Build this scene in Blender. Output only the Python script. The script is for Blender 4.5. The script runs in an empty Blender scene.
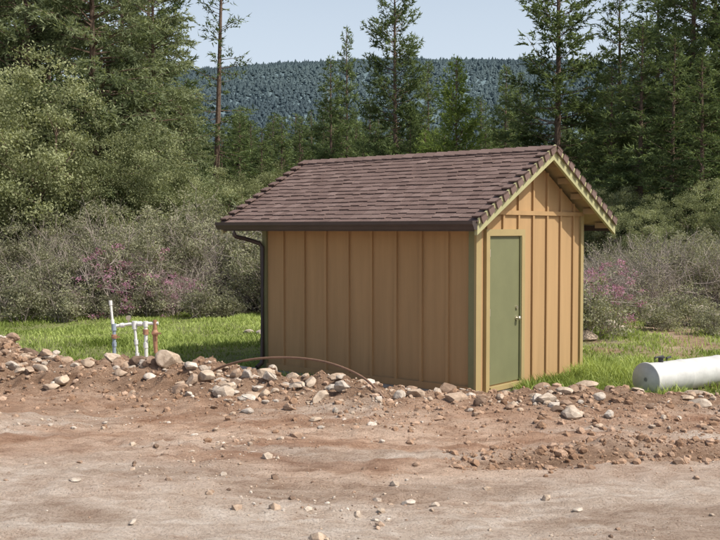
import bpy, math, numpy as np
from mathutils import Vector
C=bpy.context
R0=np.random.default_rng(7)

# ---------------------------------------------------------------- helpers
def link(o,parent=None):
    C.scene.collection.objects.link(o)
    if parent: o.parent=parent
    return o
def empty(name,loc=(0,0,0),rz=0):
    e=bpy.data.objects.new(name,None); e.location=loc; e.rotation_euler=(0,0,rz); e.empty_display_size=.2
    return link(e)
class MB:
    def __init__(s): s.V=[];s.F=[];s.n=0
    def add(s,V,F,mat=0,tint=.5):
        V=np.asarray(V,float).reshape(-1,3);F=np.asarray(F,int)
        if len(F)==0: return
        t=np.broadcast_to(np.asarray(tint,float),(len(F),)).copy()
        s.V.append(V); s.F.append((F+s.n,np.full(len(F),mat),t)); s.n+=len(V)
    def box(s,x0,x1,y0,y1,z0,z1,mat=0,tint=.5):
        V=[(x,y,z) for z in (z0,z1) for y in (y0,y1) for x in (x0,x1)]
        s.add(V,[(0,2,3,1),(4,5,7,6),(0,1,5,4),(2,6,7,3),(0,4,6,2),(1,3,7,5)],mat,tint)
    def tube(s,P,r,n=8,mat=0,tint=.5,cap=True):
        P=np.asarray(P,float); k=len(P); r=np.broadcast_to(np.asarray(r,float),(k,))
        T=np.gradient(P,axis=0); T/=np.linalg.norm(T,axis=1)[:,None]+1e-9
        ref=np.array([0,0,1.]) if abs(T[:,2]).mean()<.8 else np.array([1.,0,0])
        A=np.cross(T,ref); A/=np.linalg.norm(A,axis=1)[:,None]+1e-9
        B=np.cross(T,A)
        a=np.arange(n)*2*math.pi/n
        V=P[:,None]+r[:,None,None]*(A[:,None]*np.cos(a)[None,:,None]+B[:,None]*np.sin(a)[None,:,None])
        i=np.arange(k-1)[:,None]*n; j=np.arange(n)[None]; j2=(j+1)%n
        F=np.stack([i+j,i+j2,i+n+j2,i+n+j],-1).reshape(-1,4)
        s.add(V,F,mat,tint)
        if cap and n>3:
            for e,c in ((0,1),(k-1,-1)):
                ring=V[e]; cV=np.vstack([ring,ring.mean(0)])
                s.add(cV,[(q,(q+1)%n,n)[::c] for q in range(n)],mat,tint)
    def mesh(s,name,mats,smooth=False):
        me=bpy.data.meshes.new(name)
        V=np.vstack(s.V); me.vertices.add(len(V)); me.vertices.foreach_set("co",V.ravel())
        idx=np.concatenate([f.ravel() for f,_,_ in s.F])
        tot=np.concatenate([np.full(len(f),f.shape[1]) for f,_,_ in s.F])
        st=np.concatenate([[0],np.cumsum(tot)[:-1]])
        me.loops.add(len(idx)); me.loops.foreach_set("vertex_index",idx.astype(np.int32))
        me.polygons.add(len(tot)); me.polygons.foreach_set("loop_start",st.astype(np.int32))
        for m in mats: me.materials.append(m)
        me.polygons.foreach_set("material_index",np.concatenate([m for _,m,_ in s.F]).astype(np.int32))
        me.update(calc_edges=True)
        a=me.attributes.new("tint",'FLOAT','FACE'); a.data.foreach_set("value",np.concatenate([t for _,_,t in s.F]).astype(np.float32))
        me.polygons.foreach_set("use_smooth",np.full(len(tot),smooth))
        me.validate(); return me
    def obj(s,name,mats,parent=None,smooth=False,loc=(0,0,0)):
        o=bpy.data.objects.new(name,s.mesh(name,mats,smooth)); o.location=loc
        return link(o,parent)

def hsh(i,j,s):
    n=(i*374761393+j*668265263+s*982451653)&0x7fffffff
    n=((n^(n>>13))*1274126177)&0x7fffffff
    return ((n^(n>>16))&0xffff)/65535.
def vn(x,y,s=0):
    xi=np.floor(x).astype(np.int64);yi=np.floor(y).astype(np.int64);fx=x-xi;fy=y-yi
    fx=fx*fx*(3-2*fx);fy=fy*fy*(3-2*fy)
    return (hsh(xi,yi,s)*(1-fx)+hsh(xi+1,yi,s)*fx)*(1-fy)+(hsh(xi,yi+1,s)*(1-fx)+hsh(xi+1,yi+1,s)*fx)*fy-.5
def fbm(x,y,s=0,o=4):
    r=0;a=1
    for k in range(o): r=r+a*vn(x*2**k+k*7.3,y*2**k+k*3.1,s+k);a*=.5
    return r
def sst(a,b,x): t=np.clip((x-a)/(b-a),0,1); return t*t*(3-2*t)

# ---------------------------------------------------------------- materials
def newmat(name,rough=.9,spec=.2):
    m=bpy.data.materials.new(name); m.use_nodes=True; nt=m.node_tree; b=nt.nodes['Principled BSDF']
    b.inputs['Roughness'].default_value=rough; b.inputs['Specular IOR Level'].default_value=spec
    return m,nt,b
def noise(nt,scale,detail=5,rough=.6,coord='Object',vec=None):
    n=nt.nodes.new('ShaderNodeTexNoise'); n.inputs['Scale'].default_value=scale; n.inputs['Detail'].default_value=detail; n.inputs['Roughness'].default_value=rough
    if vec is None:
        tc=nt.nodes.new('ShaderNodeTexCoord'); vec=tc.outputs[coord]
    nt.links.new(vec,n.inputs['Vector']); return n.outputs['Fac']
def ramp(nt,fac,stops):
    r=nt.nodes.new('ShaderNodeValToRGB'); e=r.color_ramp.elements
    while len(e)<len(stops): e.new(.5)
    for q,(p,c) in zip(e,stops): q.position=p; q.color=(*c,1)
    nt.links.new(fac,r.inputs['Fac']); return r.outputs['Color']
def mix(nt,fac,a,b,mode='MIX'):
    m=nt.nodes.new('ShaderNodeMix'); m.data_type='RGBA'; m.blend_type=mode
    for s,v in ((m.inputs[0],fac),(m.inputs[6],a),(m.inputs[7],b)):
        if isinstance(v,(int,float)): s.default_value=v
        elif isinstance(v,tuple): s.default_value=(*v,1)
        else: nt.links.new(v,s)
    return m.outputs[2]
def attr(nt,name):
    a=nt.nodes.new('ShaderNodeAttribute'); a.attribute_name=name; return a.outputs['Fac']
def bump(nt,b,h,strength=.5,dist=.01):
    n=nt.nodes.new('ShaderNodeBump'); n.inputs['Strength'].default_value=strength; n.inputs['Distance'].default_value=dist
    nt.links.new(h,n.inputs['Height']); nt.links.new(n.outputs[0],b.inputs['Normal'])
def math_(nt,op,a,b=None,clamp=False):
    m=nt.nodes.new('ShaderNodeMath'); m.operation=op; m.use_clamp=clamp
    for s,v in zip(m.inputs,(a,b)):
        if v is None: continue
        if isinstance(v,(int,float)): s.default_value=v
        else: nt.links.new(v,s)
    return m.outputs[0]
def dull(name,c,var=.25,scale=6,rough=.85,spec=.2,b_=.3,dist=.004,bs=60,streak=False):
    m,nt,b=newmat(name,rough,spec)
    if streak:
        tc=nt.nodes.new('ShaderNodeTexCoord'); mp=nt.nodes.new('ShaderNodeMapping'); mp.inputs['Scale'].default_value=(1,1,.08)
        nt.links.new(tc.outputs['Object'],mp.inputs['Vector']); v=mp.outputs[0]
    else: v=None
    f=noise(nt,scale,6,.65,vec=v)
    c=np.array(c); col=ramp(nt,f,[(.25,tuple(c*(1-var))),(.75,tuple(np.minimum(c*(1+var),1)))])
    nt.links.new(col,b.inputs['Base Color'])
    bump(nt,b,noise(nt,bs,4,vec=v),b_,dist); return m
def leafmat(name,dark,light,trans=.35):
    m=bpy.data.materials.new(name); m.use_nodes=True; nt=m.node_tree; nt.nodes.clear()
    out=nt.nodes.new('ShaderNodeOutputMaterial')
    oi=nt.nodes.new('ShaderNodeObjectInfo')
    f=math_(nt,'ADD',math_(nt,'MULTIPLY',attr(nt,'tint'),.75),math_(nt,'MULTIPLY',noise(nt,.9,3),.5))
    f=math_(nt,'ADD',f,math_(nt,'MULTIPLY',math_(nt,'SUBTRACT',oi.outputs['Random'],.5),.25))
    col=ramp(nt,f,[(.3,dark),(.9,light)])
    d=nt.nodes.new('ShaderNodeBsdfDiffuse'); t=nt.nodes.new('ShaderNodeBsdfTranslucent')
    nt.links.new(col,d.inputs[0]); nt.links.new(mix(nt,1.,col,(1.,1.,.6),'MULTIPLY') if trans<.45 else col,t.inputs[0])
    s=nt.nodes.new('ShaderNodeMixShader'); s.inputs[0].default_value=trans; nt.links.new(d.outputs[0],s.inputs[1]); nt.links.new(t.outputs[0],s.inputs[2])
    nt.links.new(s.outputs[0],out.inputs[0]); return m

M_bark=dull('bark',(.14,.10,.075),.5,8,.95,.1,.8,.02,20)
M_twig=dull('twig_bark',(.32,.275,.24),.4,8,.95,.1,.3,.01,30)
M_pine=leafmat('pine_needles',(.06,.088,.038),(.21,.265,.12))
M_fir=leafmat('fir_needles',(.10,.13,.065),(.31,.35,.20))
M_oak=leafmat('oak_leaves',(.125,.145,.07),(.37,.395,.22))
M_bright=leafmat('young_leaves',(.11,.17,.04),(.33,.41,.13))
M_shrub=leafmat('shrub_leaves',(.15,.15,.10),(.38,.38,.25))
M_pink=leafmat('redbud_blossom',(.30,.14,.21),(.52,.29,.40))
M_grass=leafmat('grass_blades',(.15,.20,.045),(.44,.52,.18),.4)
M_far=leafmat('far_needles_hazed',(.115,.16,.18),(.155,.21,.22),.5)  # needle colour lightened and blued to paint in aerial haze

# ---------------------------------------------------------------- ground
SX,SY,SA,SL,SW=1.53,13.2,.697,3.97,2.96
ca,sa=math.cos(SA),math.sin(SA)
def shed_local(x,y):
    dx,dy=x-SX,y-SY
    return dx*ca-dy*sa, dx*sa+dy*ca
BX=[-14,-7,-5,-3.4,-2.4,-1.4,-.4,.5,1.2,1.8,2.6,4,6,12]
BH=[.66,.66,.62,.46,.38,.33,.32,.28,.20,.13,.18,.14,.08,.03]
BY=[14.5,14.6,14.3,14.0,13.6,13.1,12.7,12.4,12.2,12.1,12.1,11.9,11.8,11.8]
def berm(x,y):
    hb=np.interp(x,BX,BH); yc=np.interp(x,BX,BY)+.3*vn(x*.9,y*0,5)
    hb=hb*(.85+.6*vn(x*1.3,y*.3,6)+.4*vn(x*3,y*2,8))
    d=y-yc; w=np.where(d<0,1.0,.45)
    return hb*np.exp(-(d/w)**2)
def rut_y(x): return 9.2+.06*(x-2)+.16*vn(x*1.2,x*0,12)
def height(x,y):
    lx,ly=shed_local(x,y)
    out=np.maximum(np.maximum(lx,-SL-lx),np.maximum(-ly,ly-SW)); k=sst(0.02,.5,out)
    near=1-sst(16,20,y)
    z=.10*fbm(x*.35,y*.35,1,3)+near*(.04*fbm(x*1.7,y*1.7,2,3)+.034*fbm(x*6,y*8,3,4)*(.5+1.2*np.clip(.5+fbm(x*.6,y*.8,4,2),0,1)))
    bm=berm(x,y); bc=np.clip(bm,0,.3)
    z=z+bm*(1+.6*vn(x*6,y*6,9))+bc*(.16*vn(x*13,y*13,11)+.12*vn(x*22,y*22,14))
    yr=rut_y(x); kr=sst(.7,1.5,x)*(.75+.8*vn(x*3,y*3,13))
    z=z+kr*(-.08*np.exp(-((y-yr)/.15)**2)+.09*np.exp(-((y-yr-.36)/.2)**2)*(1+1.2*vn(x*8,y*8,15)+.8*vn(x*17,y*17,16))+.03*np.exp(-((y-yr+.3)/.12)**2))
    for k0,(yy,am) in enumerate([(8.1,.03),(7.55,.03),(6.6,.025),(10.3,.03),(5.9,.02)]):
        z=z-am*np.exp(-((y-yy-.06*x-.3*vn(x*.5,x*0,20+k0))/.10)**2)*(.6+.8*vn(x*2,y,25+k0))
    z=z-.09*sst(11.8,13,y)*(1-sst(17,20,y))
    z=z*k-.13*(1-k)
    return z + 0.0*x
def masks(x,y):
    n=fbm(x*.9,y*.9,31,3)
    ge=np.interp(x,[-20,-6,-2.6,-1.6,1.5,2.3,3.0,3.6,4.6,8,20],[15.3,15.1,14.7,15.0,14.5,13.4,12.6,12.4,12.6,12.8,13.])
    g=sst(-.25,.3,y-ge+.9*n)*(1-.75*sst(-.05,.4,fbm(x*1.1,y*.7,33,4)))
    far=sst(23,27,y+2*n)
    dry=sst(2,5,x)*sst(17.5,21,y+5*n)*(.35+.65*sst(-.2,.3,fbm(x*.8,y*.5,35,3)))
    return g,far,dry
xs=np.concatenate([-8-np.cumsum(.06*1.12**np.arange(80))[::-1],np.arange(-8,8,.03),8+np.cumsum(.06*1.12**np.arange(80))])
ys=np.concatenate([np.array([-60,-30,-12,-5,0,2,3.5]),np.arange(4.5,15.5,.025),15.5+np.cumsum(.05*1.06**np.arange(137))])
X,Y=np.meshgrid(xs,ys); Z=height(X,Y)
nx,ny=len(xs),len(ys)
i=(np.arange(ny-1)[:,None]*nx+np.arange(nx-1)[None]).ravel()
g=MB(); g.add(np.stack([X,Y,Z],-1),np.stack([i,i+1,i+nx+1,i+nx],-1))
m,nt,b=newmat('ground_soil',.95,.1)
tc=nt.nodes.new('ShaderNodeTexCoord'); O=tc.outputs['Object']
mp=nt.nodes.new('ShaderNodeMapping'); mp.inputs['Scale'].default_value=(.45,1.,1); nt.links.new(O,mp.inputs['Vector']); ST=mp.outputs[0]
n1=noise(nt,.9,8,.7,vec=ST); n2=noise(nt,6,9,.75,vec=ST); n3=noise(nt,50,6,.8,vec=O)
dirt=ramp(nt,n1,[(.36,(.42,.25,.165)),(.48,(.62,.42,.30)),(.6,(.78,.60,.47))])
dirt=mix(nt,.85,dirt,ramp(nt,n2,[(.34,(.52,.43,.37)),(.5,(.9,.87,.84)),(.66,(1.12,1.1,1.08))]),'MULTIPLY')
pl=ramp(nt,n2,[(.35,(.60,.46,.36)),(.48,(.74,.62,.51)),(.62,(.88,.79,.69))])
dirt=mix(nt,attr(nt,'pale'),dirt,pl)
bc_=ramp(nt,n2,[(.3,(.20,.12,.075)),(.52,(.37,.245,.165)),(.7,(.52,.38,.28))])
dirt=mix(nt,attr(nt,'bermm'),dirt,bc_)
dirt=mix(nt,.8,dirt,ramp(nt,n3,[(.34,(.38,.32,.29)),(.52,(1,1,1))]),'MULTIPLY')
gr=ramp(nt,n2,[(.3,(.16,.17,.06)),(.7,(.34,.36,.16))])
gr=mix(nt,attr(nt,'dry'),gr,ramp(nt,n2,[(.35,(.24,.21,.13)),(.7,(.46,.41,.31))]))
gr=mix(nt,attr(nt,'far'),gr,(.16,.14,.09))
col=mix(nt,attr(nt,'grass'),dirt,gr); nt.links.new(col,b.inputs['Base Color'])
hh=math_(nt,'ADD',n3,math_(nt,'MULTIPLY',n2,1.6)); bump(nt,b,hh,1.,.045)
go=g.obj('ground',[m],smooth=True); me=go.data
G,FA,DR=masks(X,Y)
pale=(1-sst(6.8,9.8,Y+2.4*fbm(X*.4,Y*.9,41,4)))*.85
pale=np.maximum(pale,.7*sst(.05,.4,fbm(X*.5,Y*1.8,43,4))*(Y<11.6))
bmk=np.clip(sst(.05,.22,berm(X,Y))+.4*sst(10.4,11.8,Y+.8*fbm(X,Y,44,3)),0,1)*.92
bmk=np.maximum(bmk,sst(.7,1.5,X)*np.exp(-((Y-rut_y(X)-.08)/.26)**2)*(.8+.6*vn(X*3,Y*3,45)))
bmk=np.maximum(bmk,.5*sst(.15,.45,fbm(X*.45,Y*1.6,47,4))*(Y<12))
for nme,arr in (('grass',np.maximum(G,sst(15.0,15.5,Y)*(X<2))),('far',FA),('dry',DR),('pale',pale),('bermm',bmk)):
    a=me.attributes.new(nme,'FLOAT','POINT'); a.data.foreach_set('value',arr.ravel().astype(np.float32))

# ---------------------------------------------------------------- rocks
import bmesh
def ico(sub):
    bm=bmesh.new(); bmesh.ops.create_icosphere(bm,subdivisions=sub,radius=1)
    V=np.array([v.co[:] for v in bm.verts]);F=np.array([[v.index for v in f.verts] for f in bm.faces]); bm.free(); return V,F
I1,I2,I3=ico(1),ico(2),ico(4)
def rockverts(base,rng,nc=10):
    V=base.copy()
    for _ in range(nc):
        n=rng.normal(size=3);n/=np.linalg.norm(n);o=rng.uniform(.5,.85)
        d=np.maximum(0,V@n-o); V-=d[:,None]*n*.93
    V*=1+.05*rng.normal(size=(len(V),1))*(len(V)<100)
    return V
def place(V,rng,s,loc,flat=.65,rz=None):
    V=V*np.array([rng.uniform(.8,1.25),rng.uniform(.7,1.),rng.uniform(flat*.75,flat*1.15)])*s
    a=rng.normal(0,.25);c_,s_=math.cos(a),math.sin(a); V=V@np.array([[1,0,0],[0,c_,-s_],[0,s_,c_]]).T
    a=rng.uniform(0,6.28) if rz is None else rz;c_,s_=math.cos(a),math.sin(a); V=V@np.array([[c_,-s_,0],[s_,c_,0],[0,0,1]]).T
    return V+loc
m,nt,b=newmat('rock_surface',.9,.2)
t=attr(nt,'tint'); c1=ramp(nt,t,[(0,(.19,.135,.10)),(.3,(.36,.26,.19)),(.55,(.50,.41,.32)),(.75,(.46,.42,.37)),(1,(.68,.61,.53))])
n=noise(nt,14,7,.7); c1=mix(nt,.8,c1,ramp(nt,n,[(.32,(.48,.42,.37)),(.65,(1.1,1.08,1.05))]),'MULTIPLY'); nt.links.new(c1,b.inputs['Base Color'])
bump(nt,b,noise(nt,30,6,.7),.7,.012); M_rock=m
m,nt,b=newmat('soil_clod',.97,.05)
c1=ramp(nt,attr(nt,'tint'),[(0,(.20,.12,.075)),(.5,(.37,.245,.165)),(1,(.55,.40,.30))]); nt.links.new(mix(nt,.7,c1,ramp(nt,noise(nt,40,6,.8),[(.35,(.5,.45,.4)),(.6,(1,1,1))]),'MULTIPLY'),b.inputs['Base Color'])
bump(nt,b,noise(nt,70,6,.7),.8,.01); M_clod=m
def H1(x,y): return float(height(np.array([x]),np.array([y]))[0])
def clear_shed(x,y,mg=.1):
    lx,ly=shed_local(x,y); return not(-SL-mg<lx<mg and -mg<ly<SW+mg)
rv=[rockverts(I2[0],R0) for _ in range(24)]
rub=MB(); N=5200
x_=R0.uniform(-8,7.5,N); yc=np.interp(x_,BX,BY); y_=yc+R0.normal(-.25,.55,N)
hz=height(x_,y_); cl=fbm(x_*1.1,y_*1.3,88,3)
for k in range(N):
    x,y=x_[k],y_[k]
    if not clear_shed(x,y): continue
    mid=-2.8<x<.6
    dens=np.clip(.42+(.12 if mid else 0)+1.4*cl[k],.06,1)*(1 if x<2.6 else .5)
    if R0.random()>dens: continue
    s=min(.017+.030*R0.pareto(2.0),.15)
    rub.add(place(rv[k%24],R0,s,(x,y,hz[k]+s*.1)),I2[1],0,np.clip(R0.normal(.52 if mid else .4,.26),0,1))
rub.obj('rubble_rocks',[M_rock])
cb=MB(); pv=[rockverts(I1[0],R0,5) for _ in range(16)]
N=9000; x_=R0.uniform(-8,7.5,N); y_=np.interp(x_,BX,BY)+R0.normal(-.5,.8,N)
M2=2600; x2=R0.uniform(.8,7,M2); y2=rut_y(x2)+R0.normal(.22,.28,M2); x_=np.concatenate([x_,x2]); y_=np.concatenate([y_,y2]); hz=height(x_,y_)
for k in range(len(x_)):
    if not clear_shed(x_[k],y_[k],.03): continue
    s=min(.008+.010*R0.pareto(2.),.06); cb.add(place(pv[k%16],R0,s,(x_[k],y_[k],hz[k]+s*.1),.8),I1[1],0,np.clip(R0.normal(.5,.2),0,1))
cb.obj('soil_clods',[M_clod])
peb=MB(); N=16000
x_=R0.uniform(-6,7,N); y_=4.8+8*R0.uniform(0,1,N)**.9; hz=height(x_,y_)
kp=R0.random(N)<np.clip(.4+1.8*fbm(x_*.7,y_*.9,77,3),.04,1)
for k in range(N):
    if not kp[k]: continue
    s=min(.005+.0055*R0.pareto(2.),.05)
    if k%4==0: s*=1.4
    peb.add(place(pv[k%16],R0,s,(x_[k],y_[k],hz[k]+s*.1)),I1[1],0,np.clip(R0.normal(.45,.28),0,1))
peb.obj('gravel',[M_rock])
def pxg(px,d): return (px-360)/1000*d
def rock(x,y,w,h=.65,tint=.6,rz=None,zoff=0):
    o=MB(); V=rockverts(I3[0],R0,14); V+= .02*np.stack([vn(V[:,0]*4+V[:,2]*3,V[:,1]*4,k) for k in range(3)],-1)
    o.add(place(V,R0,w/2,(0,0,0),h,rz),I3[1],0,tint); ob=o.obj('rock',[M_rock]); ob.location=(x,y,H1(x,y)+w*.12+zoff)
for px,d,w,h,t in [(168,13.5,.46,.8,.55),(62,13.2,.34,.5,.55),(40,13.5,.26,.6,.6),(150,13.2,.22,.7,.95),(190,13.0,.24,.7,.9),(247,12.8,.2,.8,.75),(268,12.6,.24,.7,.7),(265,12.2,.2,.7,.5),
    (295,12.4,.22,.6,.6),(228,12.5,.22,.6,.55),(245,12.1,.22,.6,.75),(330,12.2,.18,.6,.6),(438,12.0,.19,.7,.65),(360,12.1,.16,.6,.5),(545,12.75,.38,.75,.25),(520,12.5,.3,.5,.35),(588,12.2,.24,.5,.5),
    (612,12.3,.22,.6,.35),(700,12.6,.42,.35,.6),(565,11.8,.2,.5,.6),(600,11.7,.24,.45,.7),(411,7.9,.13,.6,.85),(382,10.0,.08,.6,.9),(232,10.3,.08,.6,.6),(315,10.9,.16,.5,.55),(72,8.3,.09,.5,.7),(580,7.6,.10,.4,.7),
    (548,7.9,.12,.4,.5),(277,9.3,.07,.6,.6),(205,12.8,.26,.6,.6),(120,13.4,.2,.6,.45),(85,13.6,.24,.6,.5),(20,13.4,.2,.6,.55),(640,12.0,.16,.5,.6),(690,11.8,.14,.5,.5),(505,12.2,.16,.6,.45),(375,7.4,.07,.5,.7),(130,7.2,.08,.5,.7),
    (215,12.4,.18,.6,.7),(180,12.8,.2,.6,.45),(310,12.5,.22,.7,.6),(285,12.7,.18,.7,.8),(50,13.0,.22,.5,.5),(340,12.4,.16,.6,.75),(258,12.45,.16,.7,.8),(275,12.3,.15,.7,.65),(220,12.8,.17,.7,.75),(235,12.3,.14,.6,.8)]:
    rock(pxg(px,d),d,w,h,t)
for k in range(26):
    y=R0.uniform(19,27); x=R0.uniform(4.2,10); rock(x,y,R0.uniform(.2,.7),.55,R0.uniform(.5,.75))
for px,d,w in ((262,20,.35),(248,20.5,.25),(640,24,1.1),(712,23,.9),(690,25,1.0),(655,22,.5),(610,21,.6)): rock(pxg(px,d),d,w,.5,.7)

# ---------------------------------------------------------------- shed
shed=empty('utility_shed',(SX,SY,0),-SA)
M_wall=dull('painted_siding',(.385,.25,.125),.13,5,.85,.15,.35,.003,70,streak=True)
M_olive=dull('olive_paint',(.19,.19,.095),.1,4,.6,.3,.15,.002,80)
M_door=dull('door_paint',(.16,.165,.085),.08,3,.5,.3,.1,.002,60)
M_frame=dull('door_frame_paint',(.34,.265,.125),.08,3,.6,.3,.1,.002,60)
M_trim=dull('rake_paint',(.36,.345,.185),.1,4,.6,.3,.2,.002,80)
M_brown=dull('gutter_brown',(.06,.045,.04),.2,4,.45,.4,.1,.002,40)
M_conc=dull('concrete',(.36,.33,.29),.25,5,.9,.2,.5,.006,40)
M_wood=dull('soffit_wood',(.40,.30,.17),.15,5,.8,.2,.3,.003,60)
M_metal=dull('metal_knob',(.6,.55,.45),.1,5,.3,.8,.0,.001,60); M_metal.node_tree.nodes['Principled BSDF'].inputs['Metallic'].default_value=.9
m,nt,b=newmat('shingle',.92,.15)
c=ramp(nt,attr(nt,'tint'),[(0,(.135,.094,.083)),(.5,(.172,.122,.108)),(1,(.225,.165,.148))])
c=mix(nt,.8,c,ramp(nt,noise(nt,120,4,.8),[(.3,(.5,.5,.5)),(.7,(1.3,1.25,1.2))]),'MULTIPLY'); nt.links.new(c,b.inputs['Base Color'])
bump(nt,b,noise(nt,200,4),.6,.004); M_sh=m
HW,RZ,OE,OR,OL,FE=2.35,3.15,.47,.33,.47,.148
sl=(RZ-HW)/(SW/2); th=math.atan(sl); z0=-.07
def roofz(y): return RZ+FE-abs(y-SW/2)*sl
w=MB()
w.box(-SL,0,0,.1,z0,HW); w.box(-SL,0,SW-.1,SW,z0,HW)
for x0,x1 in ((-.1,0),(-SL,-SL+.1)):
    y0,y1,ym=.1,SW-.1,SW/2
    P=[(y0,z0),(y1,z0),(y1,HW),(SW,HW),(ym,RZ),(0,HW),(y0,HW)]
    V=[(x1,*p) for p in P]+[(x0,*p) for p in P]
    for f in ((0,1,2,6),(2,3,4),(2,4,6),(6,4,5),(13,9,8,7),(11,10,9),(13,11,9),(12,11,13)): w.add(V,[f])
w.obj('walls',[M_wall],shed)
bt=MB()
for k in range(1,9):
    x=-SL*k/9; bt.box(x-.02,x+.02,-.034,0,z0+.01,HW)
DB,DT=.01,2.03
for y in (.25,.65,1.05,1.45,1.85,2.25,2.65):
    zb=z0+.01 if y>1.2 else DT+.10
    bt.box(0,.03,y-.021,y+.021,zb,HW-.03)
    bt.box(0,.032,y-.021,y+.021,HW+.03,RZ-abs(y-SW/2)*sl-.01)
    bt.box(-SL-.02,-SL,y-.021,y+.021,z0+.01,RZ-abs(y-SW/2)*sl-.01)
bt.box(0,.036,.0,SW,HW-.03,HW+.03)
bt.obj('battens',[M_wall],shed)
ct=MB()
ct.box(-.09,0,-.038,0,z0,HW); ct.box(-SL,-SL+.09,-.038,0,z0,HW)
ct.obj('corner_board',[M_olive],shed)
c2=MB(); c2.box(0,.034,-.038,.085,z0,HW-.03); c2.box(0,.034,SW-.09,SW,z0,HW-.03)
c2.obj('gable_corner_board',[M_frame],shed)
sk=MB(); sk.box(-SL+.09,-.09,-.042,-.035,z0,z0+.09); sk.obj('skirt_board',[M_wall],shed)
fd=MB(); fd.box(-SL-.04,.05,-.03,SW+.04,-.45,z0-.003); fd.obj('foundation',[M_conc],shed)
D0,D1=.27,1.095
fr=MB(); fr.box(0,.05,D0-.085,D0,z0,DT+.09); fr.box(0,.05,D1,D1+.085,z0,DT+.09); fr.box(0,.05,D0,D1,DT,DT+.09); fr.box(0,.07,D0,D1,z0,DB-.02)
fr.obj('door_frame',[M_frame],shed)
dr=MB(); dr.box(0,.015,D0+.008,D1-.008,DB,DT-.008)
dr.box(.0,.038,D0,D0+.02,DB-.02,DT);dr.box(.0,.038,D1-.02,D1,DB-.02,DT)
dr.obj('door',[M_door],shed)
kn=MB(); kz=.88
kn.tube([(.015,D1-.09,kz),(.028,D1-.09,kz)],.034,16); kn.tube([(.028,D1-.09,kz),(.05,D1-.09,kz),(.056,D1-.09,kz),(.075,D1-.09,kz),(.085,D1-.09,kz)],[.012,.012,.026,.03,.016],16)
kn.tube([(.015,D1-.09,kz+.15),(.034,D1-.09,kz+.15)],.026,16)
for z in (.25,1.0,1.8): kn.tube([(.042,D0+.01,z-.05),(.042,D0+.01,z+.05)],.009,8)
kn.obj('door_hardware',[M_metal],shed)
rd=MB()
for sg in (-1,1):
    ye=SW/2+sg*(SW/2+OE); ym=SW/2
    for_=[(-SL-OL,ym),(OR,ym),(OR,ye),(-SL-OL,ye)]
    top=[(x,y,roofz(y)-.03) for x,y in for_]; bot=[(x,y,roofz(y)-.06) for x,y in for_]
    rd.add(top+bot,[(0,1,2,3),(7,6,5,4),(1,5,6,2),(3,2,6,7),(0,3,7,4)])
rd.obj('roof_deck',[M_wood],shed)
rf=MB()
def slope_board(mb,x0,x1,dz0,dz1,sg,ya=None,mat=0,tint=.5,ext=0):
    ym=SW/2; ye=SW/2+sg*(SW/2+OE+ext); 
    P=[(ym,roofz(ym)-dz0),(ye,roofz(ye)-dz0),(ye,roofz(ye)-dz1),(ym,roofz(ym)-dz1)]
    V=[(x0,*p) for p in P]+[(x1,*p) for p in P]
    mb.add(V,[(0,1,2,3),(7,6,5,4),(0,4,5,1),(1,5,6,2),(2,6,7,3)],mat,tint)
for sg in (-1,1):
    slope_board(rf,OR-.045,OR-.002,.062,.20,sg); slope_board(rf,-SL-OL+.002,-SL-OL+.045,.062,.20,sg)
rf.obj('rake_board',[M_trim],shed)
lk=MB()
for sg in (-1,1):
    for k in range(5):
        yy=SW/2+sg*(.25+k*.4); lk.box(.04,OR-.046,yy-.02,yy+.02,roofz(yy)-.16,roofz(yy)-.075)
lk.obj('lookouts',[M_wood],shed)
shg=MB(); cs,sn=math.cos(th),math.sin(th); SLN=(SW/2+OE)/cs+.03; ex=.128; nc=int(SLN/ex)+1
def slopept(sg,x,s,h):
    y=SW/2+sg*(s*cs+h*sn); z=RZ+FE-s*sn+h*cs-.03; return (x,y,z)
for sg in (-1,1):
    for c_ in range(nc):
        s1=SLN-c_*ex; s0=max(s1-ex-.03,0.0)
        x=-SL-OL-.02; off=R0.uniform(0,.14); first=True
        while x<OR+.02:
            wd=R0.uniform(.13,.19) if not first else off+.05; first=False
            x1=min(x+wd,OR+.02); tk=R0.choice([.004,.007,.011]); sj=s1+R0.choice([0,0,-.02])+R0.normal(0,.003)
            tn=np.clip(R0.normal(.5,.2),0,1)
            V=[slopept(sg,x+.003,s0,.000),slopept(sg,x1-.003,s0,.000),slopept(sg,x1-.003,sj,.008),slopept(sg,x+.003,sj,.008),
               slopept(sg,x+.003,s0,.003),slopept(sg,x1-.003,s0,.003),slopept(sg,x1-.003,sj,tk+.010),slopept(sg,x+.003,sj,tk+.010)]
            shg.add(V,[(0,1,2,3),(7,6,5,4),(0,4,5,1),(1,5,6,2),(2,6,7,3),(3,7,4,0)],0,tn); x=x1
x=-SL-OL-.03
while x<OR-.18:
    tn=R0.uniform(.3,.7)
    for sg in (-1,1):
        V=[slopept(sg,x,-.0,.045),slopept(sg,x+.25,0,.03),slopept(sg,x+.25,.13,.024),slopept(sg,x,.13,.042)]
        V2=[(a_,b_,c_-.016) for a_,b_,c_ in V]
        shg.add(V+V2,[(0,1,2,3),(7,6,5,4),(3,2,6,7),(0,3,7,4),(1,5,6,2)],0,tn)
    x+=.2
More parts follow.
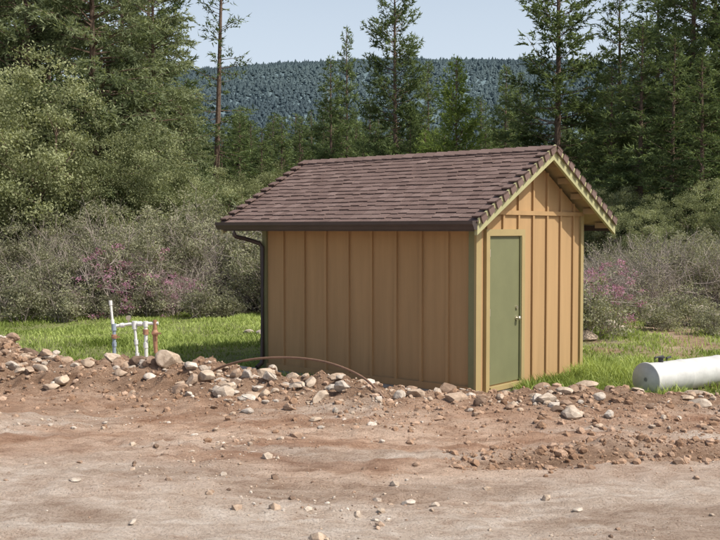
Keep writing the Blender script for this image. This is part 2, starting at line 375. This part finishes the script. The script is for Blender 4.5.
for sg in (-1,1):
  for xe,dr_ in ((OR,1),(-SL-OL,-1)):
    s=.04
    while s<SLN-.1:
        tn=R0.uniform(.25,.7); e=s+.13
        xa,xb=(xe-.10*dr_,xe+.045*dr_)
        for xx0,xx1,h00,h01,h10,h11 in ((xa,xb,.03,.045,.038,.06),(xe+.024*dr_,xb,-.04,.045,-.055,.06)):
            V=[slopept(sg,xx0,s,h00),slopept(sg,xx1,s,h00),slopept(sg,xx1,e,h10),slopept(sg,xx0,e,h10),
               slopept(sg,xx0,s,h01),slopept(sg,xx1,s,h01),slopept(sg,xx1,e,h11),slopept(sg,xx0,e,h11)]
            shg.add(V,[(0,1,2,3),(7,6,5,4),(0,4,5,1),(1,5,6,2),(2,6,7,3),(3,7,4,0)],0,tn)
        s+=.2
shg.obj('roof_shingles',[M_sh],shed)
de=MB()
for sg in (-1,1): slope_board(de,OR,OR+.022,-.012,.061,sg)
de.obj('drip_edge',[M_trim],shed)
gt=MB(); ye=-OE; ze=roofz(-OE)
prof=[(0,-.03),(0,-.13),(-.07,-.13),(-.085,-.095),(-.11,-.06),(-.115,-.015),(-.10,-.015),(-.10,-.045),(-.02,-.12),(-.01,-.03)]
xa,xb=-SL-OL-.02,OR+.0
V=[(xa,ye+p,ze+q) for p,q in prof]+[(xb,ye+p,ze+q) for p,q in prof]; n=len(prof)
gt.add(V,[(k,k+n,(k+1)%n+n,(k+1)%n) for k in range(n)])
for o in (0,n): gt.add([V[o+k] for k in range(6)],[(0,1,2,3,4,5)])
gt.box(-SL-OL,OR-.05,ye+.002,ye+.03,ze-.15,ze-.062)
yb=SW+OE; gt.box(-SL-OL,OR-.05,yb-.03,yb-.002,ze-.15,ze-.062)
gt.obj('gutter',[M_brown],shed,smooth=False)
ds=MB(); xg=-SL-.12
P=[(xg,ye-.05,ze-.12),(xg,ye-.05,ze-.2),(xg,ye-.02,ze-.235),(xg+.04,ye+.14,ze-.27),(xg+.12,-.10,ze-.34),(xg+.155,-.075,ze-.4),(xg+.155,-.075,.1),(xg+.155,-.09,.02),(xg+.155,-.2,-.04)]
ds.tube(P,.034,10); ds.obj('downspout',[M_brown],shed,smooth=True)
cp=MB(); cp.box(-.55,.55,-.3,.55,-.1,.06); o=cp.obj('concrete_pad',[M_conc]); o.location=(-2.35,15.1,-.05); o.rotation_euler=(0,0,-SA)

# ---------------------------------------------------------------- water pipes
M_pvc=dull('pvc_white',(.72,.72,.68),.1,8,.4,.4,.1,.002,40)
M_gal=dull('galvanised_pipe',(.30,.36,.42),.25,12,.45,.5,.2,.002,60)
M_brass=dull('brass_valve',(.36,.19,.11),.4,20,.5,.5,.3,.003,60)
wp=empty('water_pipe_manifold',(-3.48,15.0,.06))
def part(name,mat,fn):
    o=MB(); fn(o); return o.obj(name,[mat],wp,smooth=False)
gx=-.22
part('riser',M_gal,lambda o:(o.tube([(gx,0,-.4),(gx,0,.60)],.027,12),o.tube([(gx,0,.04),(gx,0,.12)],.040,12),o.tube([(gx,0,.30),(gx,0,.36)],.036,12),o.tube([(gx,0,.54),(gx,0,.64)],.040,12)))
part('vent_pipe',M_pvc,lambda o:(o.tube([(gx-.02,0,.64),(gx-.05,0,.97)],.019,12),o.tube([(gx-.047,0,.92),(gx-.052,0,.99)],.027,12),o.tube([(gx-.02,0,.64),(gx-.025,0,.70)],.028,12)))
part('cross_pipe',M_pvc,lambda o:(o.tube([(gx,0,.60),(.0,0,.635),(.45,-.02,.65)],.024,12),o.tube([(.09,0,.56),(.09,0,.68)],.040,12),o.tube([(.14,-.01,.64),(.20,-.01,.642)],.038,12),o.tube([(-.12,0,.615),(-.07,0,.622)],.036,12)))
part('white_drop',M_pvc,lambda o:(o.tube([(.09,0,.62),(.13,0,.10)],.022,12),o.tube([(.11,0,.40),(.113,0,.33)],.034,12),o.tube([(.125,0,.2),(.13,0,.09)],.034,12)))
part('second_drop',M_pvc,lambda o:(o.tube([(.26,-.02,.64),(.27,-.02,-.4)],.028,12),o.tube([(.26,-.02,.36),(.26,-.02,.28)],.038,12),o.tube([(.26,-.02,.68),(.26,-.02,.60)],.038,12)))
part('ball_valve',M_brass,lambda o:(o.tube([(.40,-.02,.70),(.40,-.02,.40),(.41,-.02,.20)],[.03,.035,.03],12),o.tube([(.40,-.02,.56),(.40,-.02,.50),(.40,-.02,.44)],[.03,.058,.03],12),
      o.box(.36,.50,-.085,-.07,.49,.515),o.tube([(.40,-.02,.50),(.40,-.08,.50)],.012,8),o.tube([(.26,-.02,.56),(.26,-.02,.48)],.044,12),o.tube([(gx,0,.48),(gx,0,.42)],.044,12),o.tube([(gx,0,.45),(gx,-.07,.45)],.012,8),o.box(gx-.015,gx+.10,-.085,-.072,.44,.46)))
part('pressure_gauge',M_metal,lambda o:(o.tube([(.0,0,.62),(.0,0,.70)],.012,8),o.tube([(0,.02,.73),(0,-.02,.73)],.038,18)))

# ---------------------------------------------------------------- bent hose over the berm
M_hose=dull('black_poly_pipe',(.17,.10,.065),.3,10,.55,.4,.1,.002,30)
hp=[(pxg(205,13.0),13.0,376),(pxg(222,12.9),12.9,367),(pxg(250,12.7),12.7,360),(pxg(285,12.5),12.5,358),(pxg(318,12.25),12.25,361),(pxg(345,12.),12.,369),(pxg(367,11.8),11.8,381),(pxg(384,11.7),11.7,399),(pxg(392,11.65),11.65,414)]
P=np.array([(x,y,2.11-(v-230)/1000*y) for x,y,v in hp])
t2=np.linspace(0,len(P)-1,50)
def cr(P,t):
    k=np.clip(np.floor(t).astype(int),0,len(P)-2); f=(t-k)[:,None]; g_=lambda j:P[np.clip(k+j,0,len(P)-1)]
    return .5*((2*g_(0))+(-g_(-1)+g_(1))*f+(2*g_(-1)-5*g_(0)+4*g_(1)-g_(2))*f*f+(-g_(-1)+3*g_(0)-3*g_(1)+g_(2))*f**3)
ho=MB(); ho.tube(cr(P,t2),.015,8); ho.obj('bent_hose',[M_hose],smooth=True)

# ---------------------------------------------------------------- tank
M_tank=dull('weathered_tank_paint',(.50,.50,.48),.25,4,.5,.35,.15,.003,20)
M_dark=dull('dark_fitting',(.05,.05,.05),.3,8,.6,.3,.2,.002,30)
M_end=dull('tank_end_paint',(.22,.25,.27),.3,5,.6,.3,.2,.003,20)
tk=empty('storage_tank',(3.79,13.2,.125),math.radians(34))
o=MB(); r=.215
xx=[0,.0,.012,.03,.032,.05,.7,.72,.74,.76,1.5,1.52,1.54,1.56,2.35,2.36]; rr=[.20,.226,.23,.23,.215,.215,.215,.222,.222,.215,.215,.222,.222,.215,.215,.0]
o.tube([(a_,0,0) for a_ in xx],rr,40,cap=False); ob=o.obj('shell',[M_tank],tk)
for p in ob.data.polygons: p.use_smooth=True
o=MB(); o.tube([(.004,0,0),(.03,0,0),(.04,0,0),(.045,0,0)],[.202,.19,.12,.001],40,cap=False); o.tube([(.04,0,.0),(.0,0,0)],.03,14); o.obj('end_cap',[M_end],tk)
o=MB(); o.tube([(.30,0,.21),(.30,0,.27)],.035,14); o.tube([(.30,0,.27),(.30,0,.285)],.055,14); o.tube([(.18,0,.2),(.18,0,.28),(.34,0,.29)],.014,8); o.tube([(.42,0,.2),(.42,0,.26),(.50,0,.27)],.016,8); o.obj('filler_cap',[M_dark],tk)
o=MB()
for a_ in (.4,1.9): o.box(a_-.05,a_+.05,-.2,.2,-.27,-.165)
o.obj('cradle',[M_wood],tk)

# ---------------------------------------------------------------- grass
def blades(N,xr,yr,hr,fn,rng,wd=.011):
    x=rng.uniform(*xr,N);y=rng.uniform(*yr,N); g,fa,dr=masks(x,y)
    lx,ly=shed_local(x,y); ok=(rng.random(N)<g*fn(x,y,dr,fa))&~((lx>-SL-.03)&(lx<.03)&(ly>-.03)&(ly<SW+.03))&~((np.abs(x+2.35)<.5)&(np.abs(y-15.15)<.45))
    x,y=x[ok],y[ok];n=len(x);z=height(x,y)-.01
    h=rng.uniform(*hr,n)*(.6+1.6*(fbm(x*1.5,y*1.5,51,2)+.3)); h=np.maximum(h,.025)
    a=rng.uniform(0,6.28,n); le=rng.normal(0,.45,(n,2))*h[:,None]
    B=np.stack([x,y,z],-1); d=np.stack([np.cos(a),np.sin(a),0*a],-1)*wd*rng.uniform(.6,1.4,n)[:,None]
    mid=B+np.stack([le[:,0]*.35,le[:,1]*.35,h*.6],-1); tip=B+np.stack([le[:,0],le[:,1],h],-1)
    V=np.stack([B-d,B+d,mid+d*.7,mid-d*.7,tip],1); k=np.arange(n)[:,None]*5
    return V,k+np.array([0,1,2,3]),k+np.array([3,2,4]),np.clip(rng.normal(.5,.25,n)+.9*fbm(x*.8,y*.8,52,3),0,1)
gm=MB()
for a_ in (dict(N=66000,xr=(-9,-.5),yr=(14.6,25),hr=(.03,.10),fn=lambda x,y,d,f:(1-f)*1.),
          dict(N=26000,xr=(2.0,6),yr=(12.2,16),hr=(.05,.20),fn=lambda x,y,d,f:np.where(x<3.4,1,.45),wd=.008),
          dict(N=50000,xr=(2.0,11),yr=(14.5,25),hr=(.03,.10),fn=lambda x,y,d,f:(1-.8*d)*(1-f)),
          ):
    V,q,t,ti=blades(rng=R0,**a_); n0=gm.n; 
    gm.V.append(V.reshape(-1,3)); gm.F.append((q+n0,np.zeros(len(q)),ti)); gm.F.append((t+n0,np.zeros(len(t)),ti)); gm.n+=len(V)*5
gm.obj('grass',[M_grass])

# ---------------------------------------------------------------- trees
def unit(v): return v/(np.linalg.norm(v,axis=-1,keepdims=True)+1e-9)
def needles(mb,S,D,Ln,per,rng,nl,nw,tint,u0=0.,spread=.7,grav=0.):
    cnt=np.maximum(1,(Ln*per).astype(int)); idx=np.repeat(np.arange(len(S)),cnt); n=len(idx)
    u=rng.uniform(u0,1,n); P=S[idx]+D[idx]*(Ln[idx]*u)[:,None]; P[:,2]-=grav*(Ln[idx]*u)**2
    d=unit(D[idx]+rng.normal(0,spread,(n,3))); w=unit(np.cross(d,rng.normal(size=(n,3))))
    l=nl*rng.uniform(.6,1.3,n)[:,None]; ww=nw*rng.uniform(.6,1.3,n)[:,None]
    V=np.stack([P-w*ww*.5,P+w*ww*.5,P+d*l],1)
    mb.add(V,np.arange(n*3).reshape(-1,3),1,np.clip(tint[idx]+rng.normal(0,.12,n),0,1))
def conifer(name,seed,H,R,clear,nb,leaf,curv=.25,lowslope=-.25,per=15,nl=.24,nw=.05,u0=.2,tw=9,power=.75,lean=0,tws=.34,grav=0.,gaps=0.):
    rng=np.random.default_rng(seed); mb=MB()
    zz=np.linspace(0,1,12); bx=lean*zz*H+.1*np.sin(zz*5+seed)*H*.02; by=.1*np.cos(zz*4+seed)*H*.02
    mb.tube(np.stack([bx,by,zz*H],-1),.010*H*(1-zz)**.8+.015,8,0,cap=False)
    SS=[];DD=[];LL=[];TT=[]
    for k in range(nb):
        t=clear+(1-clear)*((k+rng.random())/nb)**1.0; tt=(t-clear)/(1-clear)
        az=rng.uniform(0,6.28)
        if gaps and math.sin(az*1.5+t*31+seed)+math.sin(t*57+seed*2)*.8<-1+gaps: continue
        L=R*(1-tt)**power*min(1,tt/.15*.5+.5)*rng.uniform(.5,1.15)+.12
        if rng.random()<.12: L*=.5
        dh=np.array([math.cos(az),math.sin(az),0]); sl_=lowslope+(.65-lowslope)*tt**1.3+rng.normal(0,.13)
        b0=np.array([np.interp(t,zz,bx),np.interp(t,zz,by),t*H]); s=np.linspace(0,1,5)
        f=lambda s:b0+dh*(L*s)[:,None]+np.array([0,0,1.])*(L*(sl_*s+curv*s*s))[:,None]
        mb.tube(f(s),(.012*L+.008)*(1-s*.8),3,0,cap=False)
        nt_=max(3,int(L*tw)); s=rng.uniform(.15,1,nt_)**.8; S=f(s)
        T=unit(dh+np.array([0,0,1.])*(sl_+2*curv*s)[:,None]); side=np.array([-dh[1],dh[0],0])*rng.choice([-1,1],nt_)[:,None]
        D=unit(T*.7+side*rng.uniform(.3,1.1,nt_)[:,None]+rng.normal(0,.25,(nt_,3))); Ln=(tws*L*(1.15-s*.75)+.15)*rng.uniform(.6,1.2,nt_)
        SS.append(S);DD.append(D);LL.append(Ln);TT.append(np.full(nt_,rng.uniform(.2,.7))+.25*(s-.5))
    S,D,Ln,T=map(np.concatenate,(SS,DD,LL,TT))
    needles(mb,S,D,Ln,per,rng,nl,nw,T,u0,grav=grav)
    return mb.mesh(name,[M_bark,leaf])
def leaves(mb,P,rng,sz,tint,mat=1):
    n=len(P); a=unit(rng.normal(size=(n,3))); b_=unit(np.cross(a,rng.normal(size=(n,3))))
    s=sz*rng.uniform(.6,1.3,n)[:,None]
    V=np.stack([P-a*s*.7,P-b_*s*.35,P+a*s*.7,P+b_*s*.35],1); mb.add(V,np.arange(n*4).reshape(-1,4),mat,tint)
def broad(name,seed,H,R,leaf,ncl=260,per=170,sz=.09,stems=1,clump=.42,zlow=.15,bark=None,open_=0.,matk=1):
    rng=np.random.default_rng(seed); mb=MB(); ends=[]
    def grow(p,d,L,r,lv):
        k=5; s=np.linspace(0,1,k); bend=rng.normal(0,.25,3); pts=p+np.outer(s,d)*L+np.outer(s*s,bend)*L*.5
        mb.tube(pts,r*(1-.5*s),5 if lv<2 else 3,0,cap=False)
        if lv>=3: ends.append(pts[-1]);ends.append(pts[2]);return
        for _ in range(4 if lv<2 else 3):
            q=pts[rng.integers(2,k)]; nd=unit(d*.6+rng.normal(0,.65,3)+np.array([0,0,.25])); grow(q,nd,L*rng.uniform(.5,.75),r*.5,lv+1)
        ends.append(pts[-1])
    for s in range(stems):
        az=rng.uniform(0,6.28); tl=.12 if stems==1 else rng.uniform(.2,1.); d=unit(np.array([math.cos(az)*tl,math.sin(az)*tl,1.]))
        p0=np.array([math.cos(az),math.sin(az),0])*(0 if stems==1 else R*.15*rng.random()); p0[2]=-.1
        L=H*.42 if stems==1 else H*.5
        grow(p0,d,L,.02*H if stems==1 else .010*H+.006,0)
        if stems==1:
            for _ in range(6): 
                a2=rng.uniform(0,6.28); grow(p0+d*L*rng.uniform(.25,1),unit(np.array([math.cos(a2),math.sin(a2),rng.uniform(.1,.9)])),R*.6,.008*H,1)
    pick=rng.integers(0,len(ends),ncl); E0=np.array(ends)[pick]
    m_=ncl//2; q=unit(rng.normal(size=(m_,3)))*rng.uniform(.35,1,m_)[:,None]**.5
    lump=1+.35*np.sin(q[:,0]*4+seed)*np.cos(q[:,1]*5)+.2*np.sin(q[:,2]*7+seed)
    q=q*lump[:,None]*np.array([R,R,H*(1-zlow)/2])+np.array([0,0,H*(1+zlow)/2])
    E0[:m_]=q*(1-open_)+E0[:m_]*open_
    ct=rng.uniform(.15,.8,ncl); idx=np.repeat(np.arange(ncl),rng.integers(int(per*.5),int(per*1.4),ncl))
    n=len(idx); P=E0[idx]+rng.normal(0,1,(n,3))*clump*np.array([.55,.55,.36]); ok=P[:,2]>0.02; P=P[ok]; idx=idx[ok]
    leaves(mb,P,rng,sz,np.clip(ct[idx]+rng.normal(0,.15,len(idx)),0,1),matk)
    return mb.mesh(name,[bark or M_bark,leaf])
PP=[conifer('ponderosa%d'%k,10+k,20,3.0,.18,270,M_pine,curv=.3,lowslope=-.15,per=17,nl=.28,nw=.078,u0=.4,power=.55,tw=8.5,gaps=.3) for k in range(3)]
SP=[conifer('spruce%d'%k,30+k,14,2.6,.06,290,M_pine,curv=.1,lowslope=-.3,per=18,nl=.24,nw=.072,power=.8,tw=10,gaps=.1) for k in range(2)]
SPARSE=conifer('sparse_pine',44,16,1.6,.2,125,M_pine,curv=.1,lowslope=-.35,per=15,nl=.22,nw=.06,power=.45,tw=8,lean=.04,gaps=.25)
FR=[conifer('gray_fir%d'%k,50+k,14,3.4,.04,340,M_fir,curv=-.12,lowslope=-.05,per=21,nl=.18,nw=.055,power=.55,tw=11,tws=.3,grav=.5,gaps=.25) for k in range(3)]
BRT=conifer('young_pine',70,12,2.6,.06,240,M_bright,curv=.25,lowslope=0,per=18,nl=.24,nw=.08,power=.7,tw=10)
OK=[broad('oak%d'%k,80+k,9,3.0,M_oak,330,170,.08) for k in range(2)]
SH=[broad('brush%d'%k,90+k,2.8,1.7,M_shrub,150,110,.05,stems=14,clump=.26,zlow=.1,bark=M_twig,open_=.4) for k in range(3)]
TWG=[broad('bare_brush%d'%k,100+k,2.6,1.6,M_shrub,130,26,.045,stems=26,clump=.26,zlow=.1,bark=M_twig,open_=.8) for k in range(2)]
RB=broad('redbud',110,2.2,1.0,M_pink,70,42,.042,stems=9,clump=.13,zlow=.2,bark=M_twig,open_=.8)
LOW=broad('low_brush',113,1.1,.9,M_shrub,70,70,.045,stems=10,clump=.2,zlow=0.,bark=M_twig,open_=.3)
def tree(name,me,px,d,s=1.,sz=None,parent=None,rz=None):
    o=bpy.data.objects.new(name,me); x=pxg(px,d); z=float(height(np.array([x]),np.array([float(d)]))[0])-.05
    o.location=(x,d,z); o.scale=(s,s,sz or s); o.rotation_euler=(0,0,R0.uniform(0,6.28) if rz is None else rz); return link(o,parent)
for me,px,d,s,sz in [(PP[0],395,68,1.0,1.02),(PP[1],556,58,1.15,1.05),(SP[0],331,72,1.05,1.03),(SP[1],347,80,.9,1.3),(PP[2],428,84,.7,.80),(SP[0],505,66,.95,.92),(PP[0],520,74,.6,.68),
    (PP[2],618,60,1.0,.82),(PP[1],655,52,1.0,.8),(PP[0],690,46,.95,.9),(PP[2],712,56,1.1,1.05),(PP[1],740,44,1.1,1),(SP[1],640,44,1.0,.8),(SP[0],700,38,.85,.62),(PP[2],775,50,1.1,1.1),(SP[1],585,70,1.0,.8),
    (PP[0],-20,50,1.2,1.2),(PP[1],150,56,1.0,1.0),(PP[2],60,56,1.2,1.2),(PP[2],480,90,.7,.7),(SP[0],300,76,.95,.72),(SP[1],370,86,.9,.95),(SP[0],672,40,.8,.7),(SP[1],725,42,1.,.8),(SP[0],610,52,1.,.75),
    (SP[1],240,70,.95,.72),(SP[0],262,64,.9,.62),(SP[1],282,68,.9,.70),(SP[0],410,62,.8,.6),(SP[1],485,64,.8,.62),(SP[1],530,60,.8,.66)]:
    tree('pine_tree',me,px,d,s,sz)
tree('pine_tree',SPARSE,212,46,1.0,1.0,rz=0)
tree('pine_tree',BRT,456,60,1.0,1.02); tree('pine_tree',BRT,425,64,.8,.7)
for me,px,d,s,sz in [(FR[0],95,32,1.0,1.0),(FR[1],30,32,1.0,1.0),(FR[2],155,35,.85,.85),(FR[0],50,40,1.1,1.1),(FR[1],125,42,1.1,1.1),(FR[2],-30,34,1.1,1.1),(FR[1],182,44,.7,.58),(FR[0],-90,36,1.1,1.1)]:
    tree('fir_tree',me,px,d,s,sz)
for me,px,d,s in [(OK[0],5,28,.8),(OK[1],62,28.5,.55),(OK[0],130,30,.62),(OK[1],180,32,.5),(OK[1],-60,27,.8),(OK[0],235,42,.5),(OK[1],275,46,.6),(OK[0],300,50,.5),(OK[1],680,36,.42),(OK[0],610,40,.45),(OK[1],640,34,.36),(OK[0],730,34,.45)]:
    tree('oak_tree',me,px,d,s)
for k in range(34):
    px=-60+k*12.5+R0.uniform(-5,5); d=R0.uniform(24.5,30)
    me=(TWG+SH)[R0.integers(0,5)] if px>60 else (SH+TWG[:1])[R0.integers(0,4)]; tree('shrub',me,px,d,R0.uniform(.6,1.1))
for k in range(24):
    px=585+k*8+R0.uniform(-5,5); d=R0.uniform(25,33); tree('shrub',(SH+TWG)[R0.integers(0,5)],px,d,R0.uniform(.5,.85))
for px,d,s in ((60,23,.9),(150,24,.8),(200,23.6,.8),(230,24,.6),(590,19.5,1.0),(602,22,.8),(640,23,.7),(690,22,.8),(715,20,.6),(665,21,.6),(20,23,1.1),(100,23.5,.7)): tree('low_shrub',LOW,px,d,s)
for px,d,s in ((120,24.0,.95),(175,24.4,.6),(594,21.5,.8),(600,22.5,.75)): tree('redbud_shrub',RB,px,d,s)
dt=empty('distant_trees')
for k in range(200):
    d=R0.uniform(75,170); px=R0.uniform(-80,800); top=R0.uniform(105,170) if 200<px<600 else R0.uniform(70,140)
    Ht=(230-top)/1000*d+2; me=(SP+PP[:1])[R0.integers(0,3)]; h0=14 if me in SP else 20
    tree('distant_tree',me,px,d,Ht/h0*R0.uniform(.9,1.4),Ht/h0,parent=dt)

# ---------------------------------------------------------------- forested hill
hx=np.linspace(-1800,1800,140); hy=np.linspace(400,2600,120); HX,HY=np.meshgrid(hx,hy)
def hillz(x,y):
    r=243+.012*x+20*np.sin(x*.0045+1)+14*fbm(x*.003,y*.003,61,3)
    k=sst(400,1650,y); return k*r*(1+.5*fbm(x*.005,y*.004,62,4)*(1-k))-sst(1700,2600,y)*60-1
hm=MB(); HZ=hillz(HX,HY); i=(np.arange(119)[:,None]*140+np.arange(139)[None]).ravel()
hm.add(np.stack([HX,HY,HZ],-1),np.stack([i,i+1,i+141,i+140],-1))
hm.obj('forested_hill',[dull('hill_floor_hazed',(.115,.16,.175),.2,.02,.95,.05,.0,.1,1)],smooth=True)  # pale blue-green base colour carries painted distance haze, matching the trees
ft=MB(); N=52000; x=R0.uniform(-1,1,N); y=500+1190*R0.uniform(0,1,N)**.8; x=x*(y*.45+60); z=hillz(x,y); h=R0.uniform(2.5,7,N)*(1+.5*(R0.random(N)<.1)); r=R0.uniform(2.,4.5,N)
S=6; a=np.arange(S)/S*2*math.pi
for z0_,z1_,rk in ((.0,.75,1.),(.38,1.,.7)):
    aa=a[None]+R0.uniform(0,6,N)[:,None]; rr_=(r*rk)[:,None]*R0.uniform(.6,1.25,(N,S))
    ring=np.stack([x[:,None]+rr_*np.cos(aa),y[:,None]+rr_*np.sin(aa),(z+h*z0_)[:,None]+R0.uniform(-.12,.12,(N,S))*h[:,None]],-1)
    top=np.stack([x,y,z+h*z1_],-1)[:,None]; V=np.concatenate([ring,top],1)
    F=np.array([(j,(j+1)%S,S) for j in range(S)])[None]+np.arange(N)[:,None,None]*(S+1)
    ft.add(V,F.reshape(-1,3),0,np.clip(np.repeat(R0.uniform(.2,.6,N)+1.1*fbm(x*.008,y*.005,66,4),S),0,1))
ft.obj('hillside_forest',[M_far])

# ---------------------------------------------------------------- light, sky, camera
EL=math.radians(52); sv=Vector((.92*math.cos(EL),-.39*math.cos(EL),math.sin(EL))).normalized()
L=bpy.data.lights.new('sun','SUN'); L.energy=5.; L.angle=math.radians(.53); L.color=(1,.95,.87)
lo=bpy.data.objects.new('sun',L); lo.rotation_euler=sv.to_track_quat('Z','Y').to_euler(); link(lo)
W=bpy.data.worlds.new('World'); C.scene.world=W; W.use_nodes=True; nt=W.node_tree
sk_=nt.nodes.new('ShaderNodeTexSky'); sk_.sky_type='NISHITA'; sk_.sun_disc=False; sk_.sun_elevation=EL; sk_.sun_rotation=math.atan2(sv.x,sv.y); sk_.dust_density=4; sk_.air_density=1.; sk_.ozone_density=1.
# low haze near the horizon
tc=nt.nodes.new('ShaderNodeTexCoord'); sp=nt.nodes.new('ShaderNodeSeparateXYZ'); nt.links.new(tc.outputs['Generated'],sp.inputs[0])
mr=nt.nodes.new('ShaderNodeMapRange'); mr.interpolation_type='SMOOTHSTEP'; mr.inputs[1].default_value=.1; mr.inputs[2].default_value=.5; mr.inputs[3].default_value=.85; mr.inputs[4].default_value=0.
nt.links.new(sp.outputs[2],mr.inputs[0])
nt.links.new(mix(nt,mr.outputs[0],sk_.outputs[0],(5.0,5.7,6.5)),nt.nodes['Background'].inputs[0]); nt.nodes['Background'].inputs[1].default_value=.145
cam=bpy.data.cameras.new('camera'); cam.lens=50; cam.sensor_width=36; cam.clip_end=6000
co=bpy.data.objects.new('camera',cam); co.location=(0,0,2.11); co.rotation_euler=(math.pi/2-.04,0,0); link(co); C.scene.camera=co
C.scene.view_settings.view_transform='Standard'; C.scene.view_settings.look='None'; C.scene.view_settings.exposure=0
